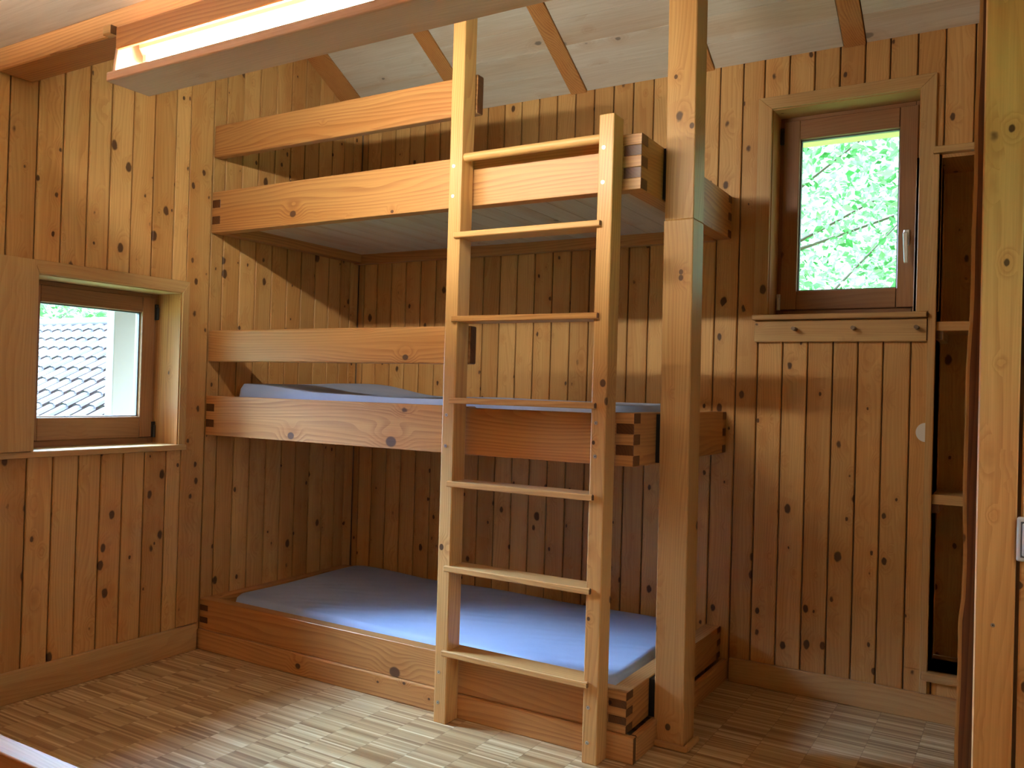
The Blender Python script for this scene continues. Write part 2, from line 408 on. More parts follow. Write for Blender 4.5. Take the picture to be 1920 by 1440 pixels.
while y > -3.2:
    y2 = max(y-.135, -3.2)
    cf.hexa([(WX, y, fz(y)), (XR, y, fz(y)), (XR, y2+.001, fz(y2+.001)), (WX, y2+.001, fz(y2+.001))], [(WX, y, fz(y)+.02), (XR, y, fz(y)+.02), (XR, y2+.001, fz(y2)+.02), (WX, y2+.001, fz(y2)+.02)]); y = y2
while y > YF:
    cf.box(WX, XR, max(y-.132, YF), y, fz(-3.2), fz(-3.2)+.02); y -= .1335
cfo = struct(cf.build('ceiling_front', wm('white', 'X'), bevel=.0015))
sh = MB(); sh.hexa([(-.25, -1.985, fz(-1.99)+.022), (XR+.2, -1.985, fz(-1.99)+.022), (XR+.2, -3.2, fz(-3.2)+.022), (-.25, -3.2, fz(-3.2)+.022)], [(-.25, -1.985, fz(-1.99)+.15), (XR+.2, -1.985, fz(-1.99)+.15), (XR+.2, -3.2, fz(-3.2)+.15), (-.25, -3.2, fz(-3.2)+.15)])
sh.box(-.25, XR+.2, YF-.2, -3.2, fz(-3.2)+.022, fz(-3.2)+.15); struct(sh.build('ceiling_deck', OUTWALL, cfo))
gb = MB(); gb.box(-.03, XR, -1.93, -1.90, CZ+.02, 3.9); struct(gb.build('wall_gable', OUTWALL))
# skirting
m = MB(); m.box(WX, .0, YF, -1.045, 0, .118, 'Y'); struct(m.build('baseboard_left', wm('casing', 'Y'), bevel=.003))
m = MB(); m.box(2.14, XR, -.021, 0, 0, .101, 'X'); struct(m.build('baseboard_back', wm('casing', 'X'), bevel=.003))
# vertical cover board in front of bunk corner
m = MB(); m.box(WX, WX+.006, -1.150, -1.03, .118, 2.98, 'Z'); struct(m.build('trim_1', wm('wall', 'Z'), bevel=.003))

# ------------------------------------------------------------------ ceiling beam
bt = MB((0, -1.92, 2.325)); bt.box(WX, XR, -1.99, BY, 2.325, CZ+.03, 'X')
tag(bt.build('ceiling_beam', wm('beam', 'X'), bevel=.004), 'long brown timber beam crossing the ceiling above the glowing tube', 'beam')

# ------------------------------------------------------------------ windows
def window(idx, wall, a0, a1, z0, z1, glass, depth, cas, handle_side, casing_kind='casing'):
    """a along wall (y for left wall, x for back wall); d = outward depth from wall face"""
    if wall == 'L':
        T = lambda a, d, z: (WX-d, a, z)
    else:
        T = lambda a, d, z: (a, d, z)
    base = T((a0+a1)/2, 0, z0)
    root = bpy.data.objects.new('window_%d' % idx, None); root.location = base; col.objects.link(root); root['kind'] = 'structure'
    def bx(mb, a, b, d0, d1, z_0, z_1, grain=None, **k):
        p, q = T(a, d0, z_0), T(b, d1, z_1)
        gr = grain
        if grain == 'A': gr = 'Y' if wall == 'L' else 'X'
        if grain == 'D': gr = 'X' if wall == 'L' else 'Y'
        mb.box(min(p[0], q[0]), max(p[0], q[0]), min(p[1], q[1]), max(p[1], q[1]), min(p[2], q[2]), max(p[2], q[2]), gr, **k)
    A = 'Y' if wall == 'L' else 'X'
    g0, g1, gz0, gz1 = glass
    # reveal lining
    mb = MB(base)
    bx(mb, a0-.012, a0+.004, 0, .20, z0, z1); bx(mb, a1-.004, a1+.012, 0, .20, z0, z1)
    mb.build('reveal', wm('beam', 'Z'), root, bevel=.001)
    mb = MB(base); bx(mb, a0-.012, a1+.012, 0, .20, z1-.004, z1+.012); mb.build('reveal', wm('casing', A), root, bevel=.001)
    # casing
    cl, cr_, ct, cth = cas      # widths left,right,top, thickness
    def poly(mb, pts):
        vs = [T(p[0], -cth, p[1]) for p in pts]+[T(p[0], 0.0, p[1]) for p in pts]; n = len(pts)
        mb.add(vs, [tuple(range(n)), tuple(range(n, 2*n))[::-1]]+[(i, (i+1) % n, n+(i+1) % n, n+i) for i in range(n)])
    if ct:
        mb = MB(base); poly(mb, [(a0-cl, z1+ct), (a1+cr_, z1+ct), (a1, z1), (a0, z1)]); mb.build('casing', wm(casing_kind, A), root, bevel=.002)
    if cl:
        mb = MB(base); poly(mb, [(a0-cl, z0), (a0-cl, z1+ct), (a0, z1), (a0, z0)]); mb.build('casing', wm(casing_kind, 'Z'), root, bevel=.002)
    if cr_:
        mb = MB(base); poly(mb, [(a1+cr_, z0), (a1+cr_, z1+ct), (a1, z1), (a1, z0)]); mb.build('casing', wm(casing_kind, 'Z'), root, bevel=.002)
    # fixed frame
    mb = MB(base); fw = .030
    bx(mb, a0, a0+fw, depth+.012, .20, z0, z1, 'Z'); bx(mb, a1-fw, a1, depth+.012, .20, z0, z1, 'Z')
    mb.build('window_frame', wm('sash', 'Z'), root, bevel=.002)
    mb = MB(base); bx(mb, a0+fw, a1-fw, depth+.012, .20, z0, z0+fw, 'A'); bx(mb, a0+fw, a1-fw, depth+.012, .20, z1-fw-.004, z1-.004, 'A')
    mb.build('window_frame', wm('sash', A), root, bevel=.002)
    # sash
    s0, s1, sz0, sz1 = a0+.020, a1-.020, z0+.030, z1-.022
    mb = MB(base)
    bx(mb, s0, g0, depth, depth+.055, sz0, sz1, 'Z'); bx(mb, g1, s1, depth, depth+.055, sz0, sz1, 'Z')
    mb.build('sash_stile', wm('sash', 'Z'), root, bevel=.003)
    mb = MB(base); bx(mb, g0, g1, depth+.0005, depth+.0545, sz0, gz0, 'A'); bx(mb, g0, g1, depth+.0005, depth+.0545, gz1, sz1, 'A')
    mb.build('sash_rail', wm('sash', A), root, bevel=.003)
    mb = MB(base); e = .005
    for (p, q, r, s) in ((g0, g0+e, gz0, gz1), (g1-e, g1, gz0, gz1), (g0, g1, gz0, gz0+e), (g0, g1, gz1-e, gz1)): bx(mb, p, q, depth+.020, depth+.040, r, s)
    mb.build('glazing_seal', GREYSEAL, root)
    mb = MB(base); bx(mb, g0+e, g1-e, depth+.028, depth+.031, gz0+e, gz1-e); mb.build('pane', GLASS, root)
    # hinges
    hs = a0+.006 if handle_side > 0 else a1-.022
    for hz in (z0+.03, z1-.12):
        mb = MB(base); bx(mb, hs, hs+.016, depth-.006, depth+.01, hz, hz+.07)
        p = T(hs+.008, depth-.010, hz); q = T(hs+.008, depth-.010, hz+.055); mb.cyl(p, q, .006, 12); mb.build('hinge', METAL if idx == 2 and hz < z0+.1 else DARKMETAL, root, bevel=.001)
    return root, T, base

w1, T1, b1 = window(1, 'L', LO[0], LO[1], LO[2], LO[3], (-1.712, -1.250, 1.056, 1.521), .155, (0.02, .036, .052, .008), -1)
w2, T2, b2 = window(2, 'B', 2.262, 2.835, 1.572, 2.446, (2.350, 2.747, 1.684, 2.340), .118, (.058, .056, .052, .014), 1)
# added window in the right wall, unseen, to brighten the near partition
w3 = bpy.data.objects.new('window_3', None); w3.location = (XR, -2.3, 1.05); col.objects.link(w3); w3['kind'] = 'structure'
for n_, bxs in (('window_frame', [(XR-.03, XR+.16, RO[0], RO[0]+.05, RO[2], RO[3]), (XR-.03, XR+.16, RO[1]-.05, RO[1], RO[2], RO[3]), (XR-.03, XR+.16, RO[0]+.05, RO[1]-.05, RO[2], RO[2]+.05), (XR-.03, XR+.16, RO[0]+.05, RO[1]-.05, RO[3]-.05, RO[3])]),):
    mb = MB(w3.location)
    for q in bxs: mb.box(*q)
    mb.build(n_, wm('sash', 'Z'), w3, bevel=.003)
mb = MB(w3.location); mb.box(XR+.08, XR+.084, RO[0]+.05, RO[1]-.05, RO[2]+.05, RO[3]-.05); mb.build('pane', GLASS, w3)
# window 1: sill ledge board ; window 2 handle
mb = MB(b1); mb.box(WX-.001, WX+.022, -2.55, -1.133, .912, .937, 'Y'); mb.build('sill_strip', wm('casing', 'Y'), w1, bevel=.003)
mb = MB(b1); mb.box(WX-.165, WX, LO[0], LO[1], .922, .937, 'Y'); mb.build('sill', wm('casing', 'Y'), w1, bevel=.002)
mb = MB(b2); mb.box(2.206, 2.878, -.045, .13, 1.548, 1.569, 'X'); mb.build('sill', wm('casing', 'X'), w2, bevel=.003)
hd = MB(b2); hd.box(2.770, 2.794, .108, .118, 1.852, 1.918)
hnd = hd.build('handle_plate', METAL, w2, bevel=.003)
hd = MB(b2)
hd.cyl((2.782, .112, 1.890), (2.782, .072, 1.890), .008, 16)
hd.hexa([(2.772, .082, 1.900), (2.792, .082, 1.900), (2.792, .066, 1.900), (2.772, .066, 1.900)], [(2.779, .080, 1.776), (2.793, .080, 1.776), (2.793, .068, 1.776), (2.779, .068, 1.776)])
lv = hd.build('handle_lever', METAL, None, bevel=.004, seg=2); lv.parent = hnd; lv.location = (0, 0, 0)
# window 1 lever seen past the shutter edge
hd = MB(b1); hd.hexa([T1(-1.772, .150, 1.10), T1(-1.757, .150, 1.10), T1(-1.757, .135, 1.10), T1(-1.772, .135, 1.10)], [T1(-1.772, .150, 1.20), T1(-1.757, .150, 1.20), T1(-1.757, .135, 1.20), T1(-1.772, .135, 1.20)])
hd.build('handle', METAL, w1, bevel=.004)

# shutter board beside window 1
sh = thing('wooden_shutter', 'wide flat pine shutter board covering the left edge of the small left window', 'shutter', (WX, -2.2, .937))
z = -2.50
for a, b in ((-2.50, -2.345), (-2.345, -2.18), (-2.18, -2.01), (-2.01, -1.838)):
    mb = child(sh); mb.box(WX+.010, WX+.030, a, b, .938, 1.660, 'Z'); mb.build('shutter_board', wm('casing', 'Z'), sh, bevel=.0008)

# ------------------------------------------------------------------ coat peg rail
pr = thing('coat_peg_rail', 'pale pine board with three short pegs fixed under the right window', 'coat rack', (2.545, 0, 1.456))
mb = child(pr); mb.box(2.212, 2.878, -.020, 0, 1.456, 1.546, 'X'); mb.build('backing_board', wm('casing', 'X'), pr, bevel=.003)
for px in (2.383, 2.614, 2.843):
    mb = child(pr); mb.cyl((px-.0, .0, 1.508), (px, -.068, 1.508), .008, 18); mb.build('peg', PEG, pr, smooth=True)
    
# ------------------------------------------------------------------ recessed shelves
rs = thing('recessed_shelves', 'tall open shelf niche let into the plank wall right of the window', 'shelves', (3.08, 0, .154))
mb = child(rs); mb.box(2.906, 3.255, .262, .270, .186, 2.178); mb.build('back_panel', wm('wall', 'Z'), rs)
mb = child(rs); mb.box(2.892, 2.906, .0, .262, .186, 2.178); mb.build('side_panel', wm('wall', 'Z'), rs)
mb = child(rs); mb.box(3.255, 3.27, .0, .262, .186, 2.178); mb.build('side_panel', wm('wall', 'Z'), rs)
mb = child(rs); mb.box(2.906, 3.255, .0, .262, 2.165, 2.178); mb.build('top_panel', wm('wall', 'Y'), rs)
for z0, z1 in ((1.497, 1.533), (.828, .865)):
    mb = child(rs); mb.box(2.906, 3.255, .004, .26, z0, z1, 'X'); mb.build('shelf', wm('casing', 'X'), rs, bevel=.002)
    mb = child(rs); mb.box(2.906, 2.931, .012, .25, z0-.034, z0, 'Y'); mb.build('shelf_cleat', wm('casing', 'Y'), rs, bevel=.001)
mb = child(rs); mb.box(2.884, 3.30, -.034, .03, 2.179, 2.205, 'X'); mb.build('top_lip', wm('casing', 'X'), rs, bevel=.003)
mb = child(rs); mb.box(2.886, 3.30, -.034, .262, .154, .186, 'X'); mb.build('bottom_ledge', wm('casing', 'X'), rs, bevel=.006, seg=2)
mb = child(rs); mb.box(2.879, 2.906, -.016, 0, .101, 2.179, 'Z'); mb.build('edge_casing', wm('casing', 'Z'), rs, bevel=.002)
# half-round sticker
mb = MB((2.8785, 0, 1.103)); pts = [(2.8785+.034*math.cos(t), 1.103+.037*math.sin(t)) for t in [math.pi/2+math.pi*i/20 for i in range(21)]]
mb.add([(x, -.0012, z) for x, z in pts]+[(x, 0, z) for x, z in pts], [tuple(range(21)), tuple(range(21, 42))[::-1]]+[(i, (i+1) % 21, 21+(i+1) % 21, 21+i) for i in range(21)])
tag(mb.build('paper_sticker', PAPER), 'white half-round sticker on the plank wall beside the shelf niche', 'sticker')

# ------------------------------------------------------------------ bunk bed
L, D = 2.096, -1.020
bb = thing('triple_bunk_bed', 'built-in three-tier pine bunk bed with finger-jointed beams in the corner', 'bunk bed', (1.04, -.5, 0))
TF, TS = .055, .066
def fingers(zb, zt):
    h = (zt-zb)/5
    return [(zb+h*i, zb+h*(i+1)) for i in range(5)]
def notch_poly(x0, x1, zb, zt, n0, n1, dz):
    return [(x0, zb), (x1, zb), (x1, zt), (n1+.004, zt), (n1, zt-dz), (n0, zt-dz), (n0-.004, zt), (x0, zt)]
BK = [(.09, .226, None, ((1.122, .108, .022),)),
      (.976, 1.155, .005, ((.524, .999, .016), (1.069, 1.004, .022))),
      (1.904, 2.092, .014, ((.496, 1.950, .015), (1.04, 1.915, .007)))]
ox, oy, oz = bb.location
for zb, zt, notch, kn in BK:
    lk = tuple((kx-ox, kz-oz, r) for kx, kz, r in kn)
    fs = fingers(zb, zt)
    mats = wm('beam', 'X', lk); ms = wm('beam', 'Y')
    # front beam with comb-cut ends
    xl = WX+TF; xr = L-TS; sd = ns()
    def comb(a_in0, a_out0, a_in1, a_out1, tabs0, tabs1, top):
        """outline (along, z): from the lower left, up the right comb, along the top, down the left comb"""
        pts = []
        for i_, (f0, f1) in enumerate(fs):
            a = a_out1 if i_ in tabs1 else a_in1
            pts += [(a, f0), (a, f1)]
        if top: pts += top
        for i_, (f0, f1) in reversed(list(enumerate(fs))):
            a = a_out0 if i_ in tabs0 else a_in0
            pts += [(a, f1), (a, f0)]
        return pts
    def comb_prism(mb, pts, axis, b0, b1, outs, sd):
        mk = (lambda p, b: (p[0], b, p[1])) if axis == 'Y' else (lambda p, b: (b, p[0], p[1]))
        n = len(pts); vs = [mk(p, b0) for p in pts]+[mk(p, b1) for p in pts]
        fcs = [tuple(range(n))[::-1], tuple(range(n, 2*n))]; mi = [0, 0]
        for i_ in range(n):
            p, q_ = pts[i_], pts[(i_+1) % n]
            fcs.append((i_, (i_+1) % n, n+(i_+1) % n, n+i_)); mi.append(1 if abs(p[0]-q_[0]) < 1e-6 and min(abs(p[0]-o_) for o_ in outs) < 1e-6 else 0)
        mb.add(vs, fcs, sd, mi)
    mb = child(bb)
    top = [(1.982, zt), (1.978, zt-notch), (1.430, zt-notch), (1.426, zt)] if notch else None
    comb_prism(mb, comb(xl, WX+.001, xr, L, (0, 2, 4), (0, 2, 4), top), 'Y', D, D+TF, (WX+.001, L), sd)
    mb.build('front_beam', mats, bb, bevel=.0016)
    # back beam
    mb = child(bb); mb.box(WX+.001, xr, -.045, 0, zb-.006 if zb > .5 else zb, zt-.06, None)
    sd = ns()
    for i, (f0, f1) in enumerate(fs):
        if i % 2 == 0: mb.box(xr, L, -.045, 0, f0+.001, f1-.001, 'X', sd)
    mb.build('back_beam', wm('beam', 'X'), bb, bevel=.0022)
    # side beams
    mb = child(bb); sd = ns()
    comb_prism(mb, comb(D+TF, D+.0008, -.045, -.001, (1, 3), (1, 3), None), 'X', xr, L-.0008, (D+.0008, -.001), sd)
    mb.build('side_beam', ms, bb, bevel=.0016)
    mb = child(bb); sd = ns()
    comb_prism(mb, comb(D+TF, D+.0008, -.045, -.045, (1, 3), (), None), 'X', WX+.001, xl, (D+.0008,), sd)
    mb.build('side_beam', ms, bb, bevel=.0016)
    # deck
    mb = child(bb); x = xl; dz0 = zb+.045 if zb > .5 else zb+.03
    while x < xr-.01:
        mb.box(x+.001, min(x+.121, xr)-.001, D+TF, -.045, dz0, dz0+.018); x += .121
    mb.build('slat_deck', wm('white', 'Y'), bb, bevel=.001)
    if zb > .5:
        mb = child(bb); mb.box(xl, xr, D+TF, D+TF+.028, zb+.015, dz0, 'X'); mb.build('deck_ledger', wm('beam', 'X'), bb, bevel=.001)
# guard rails
for z0, z1, kn in ((2.252, 2.398, ()), (1.313, 1.456, ((1.128, 1.337, .012),))):
    lk = tuple((kx-ox, kz-oz, r) for kx, kz, r in kn)
    mb = child(bb); mb.box(WX+.001, 1.432, D, D+.042, z0, z1, 'X'); mb.build('guard_rail', wm('beam', 'X', lk), bb, bevel=.006, seg=2)
# plinth
mb = child(bb); mb.box(WX+.001, 2.130, -1.034, -1.008, 0, .089, 'X'); mb.build('plinth_board', wm('beam', 'X', ((.62-ox, .04, .012), (1.18-ox, .08, .006), (1.30-ox, .045, .005), (1.05-ox, .06, .005))), bb, bevel=.005, seg=2)
mb = child(bb); mb.box(2.104, 2.130, -1.008, 0, 0, .089, 'Y'); mb.build('plinth_board', wm('beam', 'Y'), bb, bevel=.005)

# mattresses
def mattress(name, label, x0, x1, y0, y1, z0, z1, bulge, bumpc=(.10, .42)):
    cx, cy = (x0+x1)/2, (y0+y1)/2
    nx, ny = 90, 44
    hx, hy = (x1-x0)/2, (y1-y0)/2; r = .085; e = .035
    def top(u, v):
        # distance to rounded-rect border
        X, Y = u*hx, v*hy
        qx, qy = abs(X)-(hx-r), abs(Y)-(hy-r)
        d = r-(math.hypot(max(qx, 0), max(qy, 0))+min(max(qx, qy), 0))
        edge = 1 if d >= e else math.sqrt(max(0, 1-(1-max(d, 0)/e)**2))
        wx = X+cx
        s = 1/(1+math.exp((wx-bumpc[1])/.085))
        b = bulge*s*(.72+.28*(v+1)/2)
        wr = .0025*math.sin(7*X+3*Y)+.002*math.sin(13*X*.7-9*Y)
        return z0+(z1+b+wr-z0)*(.30+.70*edge)
    vs, fs = [], []
    def rr(u, v):  # squash grid to rounded rect
        X, Y = u*hx, v*hy
        qx, qy = abs(X)-(hx-r), abs(Y)-(hy-r)
        if qx > 0 and qy > 0:
            ln = math.hypot(qx, qy); m_ = max(qx, qy); k_ = m_/ln if ln > 0 else 1
            X = math.copysign(hx-r+qx*k_, X); Y = math.copysign(hy-r+qy*k_, Y)
        return X, Y
    for i in range(nx+1):
        for j in range(ny+1):
            u = math.sin((i/nx-.5)*math.pi)*.35+(2*i/nx-1)*.65; v = math.sin((j/ny-.5)*math.pi)*.35+(2*j/ny-1)*.65
            X, Y = rr(u, v); vs.append((cx+X, cy+Y, top(X/hx, Y/hy)))
    nn = len(vs)
    for i in range(nx+1):
        for j in range(ny+1):
            vs.append((vs[i*(ny+1)+j][0], vs[i*(ny+1)+j][1], z0))
    idx = lambda i, j: i*(ny+1)+j
    for i in range(nx):
        for j in range(ny):
            fs.append((idx(i, j), idx(i+1, j), idx(i+1, j+1), idx(i, j+1))); fs.append((nn+idx(i, j), nn+idx(i, j+1), nn+idx(i+1, j+1), nn+idx(i+1, j)))
    for i in range(nx):
        fs.append((idx(i, 0), nn+idx(i, 0), nn+idx(i+1, 0), idx(i+1, 0))); fs.append((idx(i, ny), idx(i+1, ny), nn+idx(i+1, ny), nn+idx(i, ny)))
    for j in range(ny):
        fs.append((idx(0, j), idx(0, j+1), nn+idx(0, j+1), nn+idx(0, j))); fs.append((idx(nx, j), nn+idx(nx, j), nn+idx(nx, j+1), idx(nx, j+1)))
    mb = MB((cx, cy, z0)); mb.add(vs, fs, .5)
    o = mb.build(name, FABRIC, smooth=True); tag(o, label, 'mattress', 'mattresses of the bunk bed'); return o
mattress('mattress', 'blue-grey sheeted mattress on the lowest bunk near the floor', .075, 2.026, -.952, -.05, .139, .238, .006)
mattress('mattress', 'pale blue mattress with raised head end on the middle bunk', .060, 2.026, -.955, -.05, 1.040, 1.180, .052)
mattress('mattress', 'mattress on the top bunk, only a thin pale strip visible', .090, 2.026, -.955, -.05, 1.968, 2.104, .022, (.1, .75))

# ------------------------------------------------------------------ ladder
ld = thing('bunk_ladder', 'tall pine ladder with flat treads standing before the bunk bed', 'ladder', (1.70, -1.075, 0))
LF, LB = -1.108, -1.030
SX = ((1.375, 1.430, 3.23), (1.978, 2.033, 2.142))
lx = ld.location[0]
for n, (x0, x1, zt) in enumerate(SX):
    kn = [((1.39-lx, .64, .010),), ((2.018-lx, 1.252, .011), (1.99-lx, .475, .006), (1.99-lx, 1.055, .006))][n]
    kk = tuple((kz, kx, r) for kx, kz, r in kn)
    mb = child(ld); mb.box(x0, x1, LF, LB, 0, zt, 'Z'); st = mb.build('stile', wm('ladder', 'Z', kk), ld, bevel=.004, seg=2)
    for zs in ((2.030, 1.915, 1.120, 1.010, .185, .070) if n else (2.035, 1.925, 1.123, 1.010, .185, .075)):
        s = MB(ld.location); xs = (x0+x1)/2-.008
        s.cyl((xs, LF-.0015, zs), (xs, LF+.002, zs), .0064, 16, endmi=0); s.cyl((xs, LF-.0019, zs), (xs, LF-.001, zs), .0018, 8, mi=1)
        so = s.build('screw', [METAL, DARKMETAL], None); so.parent = st; so.location = (0, 0, 0)
for zt in (1.790, 1.484, 1.187, .884, .576, .269):
    mb = child(ld); mb.box(1.408, 1.997, LF-.012, LB+.012, zt-.021, zt, 'X'); mb.build('tread', wm('ladder', 'X'), ld, bevel=.003)
mb = child(ld); mb.cyl((1.428, -1.085, 2.068), (1.980, -1.085, 2.068), .0155, 20, endmi=1); mb.build('grab_bar', wm('ladder', 'X'), ld, smooth=True)

# ------------------------------------------------------------------ support post
po = thing('support_post', 'thick square pine post rising from floor to roof beside the ladder', 'post', (2.17, -.77, 0))
def post_x(z): return 2.122-.0078*z
def post_piece(z0, z1, w0, kn=()):
    mb = child(po); y0, y1 = -.826, -.716
    x0, x1 = post_x(z0)-w0, post_x(z1)-w0
    mb.hexa([(x0, y0, z0), (x0+.105+w0, y0, z0), (x0+.105+w0, y1, z0), (x0, y1, z0)], [(x1, y0, z1), (x1+.105+w0, y0, z1), (x1+.105+w0, y1, z1), (x1, y1, z1)])
    return mb.build('post_shaft', wm('post', 'Z', kn), po, bevel=.003)
post_piece(0, 1.832, .003, ((1.648, .003, .008), (1.628, .003, .009), (.07, .0, .010)))
post_piece(1.832, 3.12, 0, ((2.155, .028, .009), (2.335, -.035, .007)))
mb = child(po)
px0, px1, py0, py1 = 2.118, 2.230, -.828, -.714; t_ = .018
mb.prism([(px0-t_, py0-t_), (px1+t_, py0-t_), (px1, py0), (px0, py0)], 'Z', 0, .022); mb.prism([(px1+t_, py0-t_), (px1+t_, py1), (px1, py1), (px1, py0)], 'Z', 0, .022)
mb.build('foot_trim', wm('casing', 'X'), po, bevel=.007, seg=2)
for z0, z1 in ((.092, .222), (.98, 1.15), (1.908, 2.088)):
    mb = child(po); mb.box(L, post_x((z0+z1)/2)-.001, -.822, -.730, z0, z1); mb.build('spacer_block', DARKMETAL, po)

# ------------------------------------------------------------------ trough lamp
tl = thing('trough_light', 'long wooden trough lamp with glowing fluorescent tube under the ceiling beam', 'lamp', (1.5, -1.92, 2.325))
XA, XB = .728, 2.50
mb = child(tl); mb.box(XA, XB, -2.052, -1.898, 2.146, 2.176, 'X'); mb.build('bottom_board', wm('lampbox', 'X'), tl, bevel=.004, seg=2)
for xe in (XA+.018, XB-.034):
    mb = child(tl); mb.prism([(-2.046, 2.166), (-1.915, 2.166), (-1.915, 2.325), (-1.990, 2.325), (-2.030, 2.300)], 'X', xe, xe+.015); mb.build('end_board', wm('lampbox', 'Z'), tl, bevel=.002)
mb = child(tl); mb.box(XA+.033, XB-.034, -2.046, -2.031, 2.244, 2.314, 'X'); mb.build('fascia_board', wm('beam', 'X'), tl, bevel=.003)
mb = child(tl); mb.box(XA-.016, XA+.026, -2.060, -2.031, 2.290, 2.320, 'X'); mb.build('corner_block', wm('casing', 'X'), tl, bevel=.005, seg=2)
mb = child(tl); mb.prism([(-1.985, 2.262), (-1.985, 2.325), (-1.915, 2.325), (-1.915, 2.262), (-1.932, 2.242), (-1.970, 2.242)], 'X', XA+.06, 2.06); mb.build('fixture_housing', ENAMEL, tl, bevel=.003)
for xe in (XA+.062, 2.03):
    mb = child(tl); mb.box(xe, xe+.022, -1.972, -1.936, 2.222, 2.270); mb.build('lamp_holder', ENAMEL, tl, bevel=.003)
mb = child(tl); mb.cyl((XA+.084, -1.954, 2.224), (2.03, -1.954, 2.224), .013, 20); mb.build('fluorescent_tube', TUBEM, tl, smooth=True)

# added lamp out of view, put in to brighten the front ceiling
fl = thing('trough_light', 'added unseen trough lamp that brightens the front ceiling', 'lamp', (.9, -2.72, 2.77))
mb = child(fl); mb.box(.10, 1.70, -2.90, -2.605, 2.530, 2.552, 'X'); mb.build('bottom_board', wm('lampbox', 'X'), fl, bevel=.004)
for xe in (.12, 1.665):
    mb = child(fl); mb.box(xe, xe+.016, -2.80, -2.66, 2.552, 2.735, 'Z'); mb.build('end_board', wm('lampbox', 'Z'), fl)
mb = child(fl); mb.cyl((.16, -2.72, 2.582), (1.64, -2.72, 2.582), .013, 16); mb.build('fluorescent_tube', TUBE2, fl, smooth=True)
for xe in (.15, 1.63):
    mb = child(fl); mb.box(xe, xe+.015, -2.735, -2.705, 2.552, 2.606); mb.build('lamp_holder', ENAMEL, fl)

# ------------------------------------------------------------------ partition beside the camera
PY = -1.6
wp = MB(); wp.box(3.135, XR, PY+.02, PY+.16, 0, 3.4); wpo = struct(wp.build('wall_partition', OUTWALL))
mb = MB()
for a, b in ((3.124, 3.198), (3.203, 3.30), (3.305, 3.40), (3.405, 3.50), (3.505, XR)):
    lean = .009 if a < 3.2 else 0
    sd = ns(); 
    mb.hexa([(a+.003, PY, 0), (b, PY, 0), (b, PY+.018, 0), (a+.003, PY+.018, 0)], [(a-.010 if a < 3.2 else a, PY, 3.4), (b, PY, 3.4), (b, PY+.018, 3.4), (a-.010 if a < 3.2 else a, PY+.018, 3.4)], sd)
mb.build('partition_boards', wm('wall', 'Z'), wpo, bevel=.003)
# live-edge end board
def live(name, kind, off0, off1, yA, yB, z0=0, z1=3.4):
    n = 68; vs, fs = [], []
    rnd = random.Random(3)
    for i in range(n+1):
        z = z0+(z1-z0)*i/n
        wv = .0022*math.sin(z*3.1+1)+.0016*math.sin(z*9.3)+.0010*math.sin(z*23)+(.004 if z < .77 else 0)*-1
        xl = 3.0945+.0042*z+wv+off0; xr_ = off1(z) if callable(off1) else xl+off1
        vs += [(xl, yA, z), (xr_, yA, z), (xr_, yB, z), (xl, yB, z)]
    for i in range(n):
        b0 = 4*i; t0 = b0+4
        fs += [(b0+k, b0+(k+1) % 4, t0+(k+1) % 4, t0+k) for k in range(4)]
    fs += [(3, 2, 1, 0), (4*n, 4*n+1, 4*n+2, 4*n+3)]
    q = MB(); q.add(vs, fs); return q.build(name, wm(kind, 'Z'), wpo)
live('waney_edge', 'casing', 0, .009, PY+.028, PY+.05)
live('bark_face', 'bark', .0078, .045, PY+.022, PY+.06)

sw = thing('light_switch', 'white rocker light switch on the near right plank wall', 'switch', (3.244, PY, .94))
mb = child(sw); mb.box(3.198, 3.290, PY-.010, PY, .896, .988); mb.build('switch_plate', SWITCHPL, sw, bevel=.010, seg=4)
mb = child(sw); mb.box(3.2055, 3.2825, PY-.0115, PY-.009, .905, .979); mb.build('shadow_gap', GREYSEAL, sw, bevel=.0005)
mb = child(sw); mb.box(3.208, 3.280, PY-.015, PY-.009, .908, .976); mb.build('rocker', SWITCHPL, sw, bevel=.003, seg=2)
mb = MB((3.159, PY, .756)); mb.cyl((3.159, PY-.002, .756), (3.159, PY+.001, .756), .0042, 16); mb.cyl((3.159, PY-.0026, .756), (3.159, PY-.0015, .756), .0015, 8, mi=1)
tag(mb.build('wall_screw', [METAL, DARKMETAL]), 'small bright screw head in the near right plank wall below the switch', 'screw')

# ------------------------------------------------------------------ second bed frame near the camera (only a corner of its beam shows)
b2o = thing('low_bed_frame', 'second bed frame at the lower left corner, its glossy beam reflecting the window', 'bed', (1.0, -3.0, 0))
mb = child(b2o); mb.box(.02, 2.16, -2.502, -2.441, .15, .300, 'X'); mb.build('front_beam', wm('lacquer', 'X'), b2o, bevel=.004, seg=2)
mb = child(b2o); mb.box(.02, 2.16, -2.487, -2.455, 0, .15, 'X'); mb.build('plinth_board', wm('beam', 'X'), b2o, bevel=.002)
for x0, x1 in ((.02, .08), (2.10, 2.16)):
    mb = child(b2o); mb.box(x0, x1, -3.45, -2.502, .15, .300, 'Y'); mb.build('side_beam', wm('beam', 'Y'), b2o, bevel=.003)
mb = child(b2o); mb.box(.02, 2.16, -3.51, -3.45, .15, .300, 'X'); mb.build('back_beam', wm('beam', 'X'), b2o, bevel=.003)
mb = child(b2o); mb.box(.02, 2.16, -3.50, -3.46, 0, .15, 'X'); mb.build('plinth_board', wm('beam', 'X'), b2o)
mb = child(b2o)
for i in range(16): mb.box(.081+i*.1262, .081+i*.1262+.124, -3.45, -2.502, .165, .183)
mb.build('slat_deck', wm('beam', 'Y'), b2o)

# ------------------------------------------------------------------ outside
gr = MB(); gr.box(-60, 40, -30, 60, -1.6, -1.5); struct(gr.build('ground', SOIL))
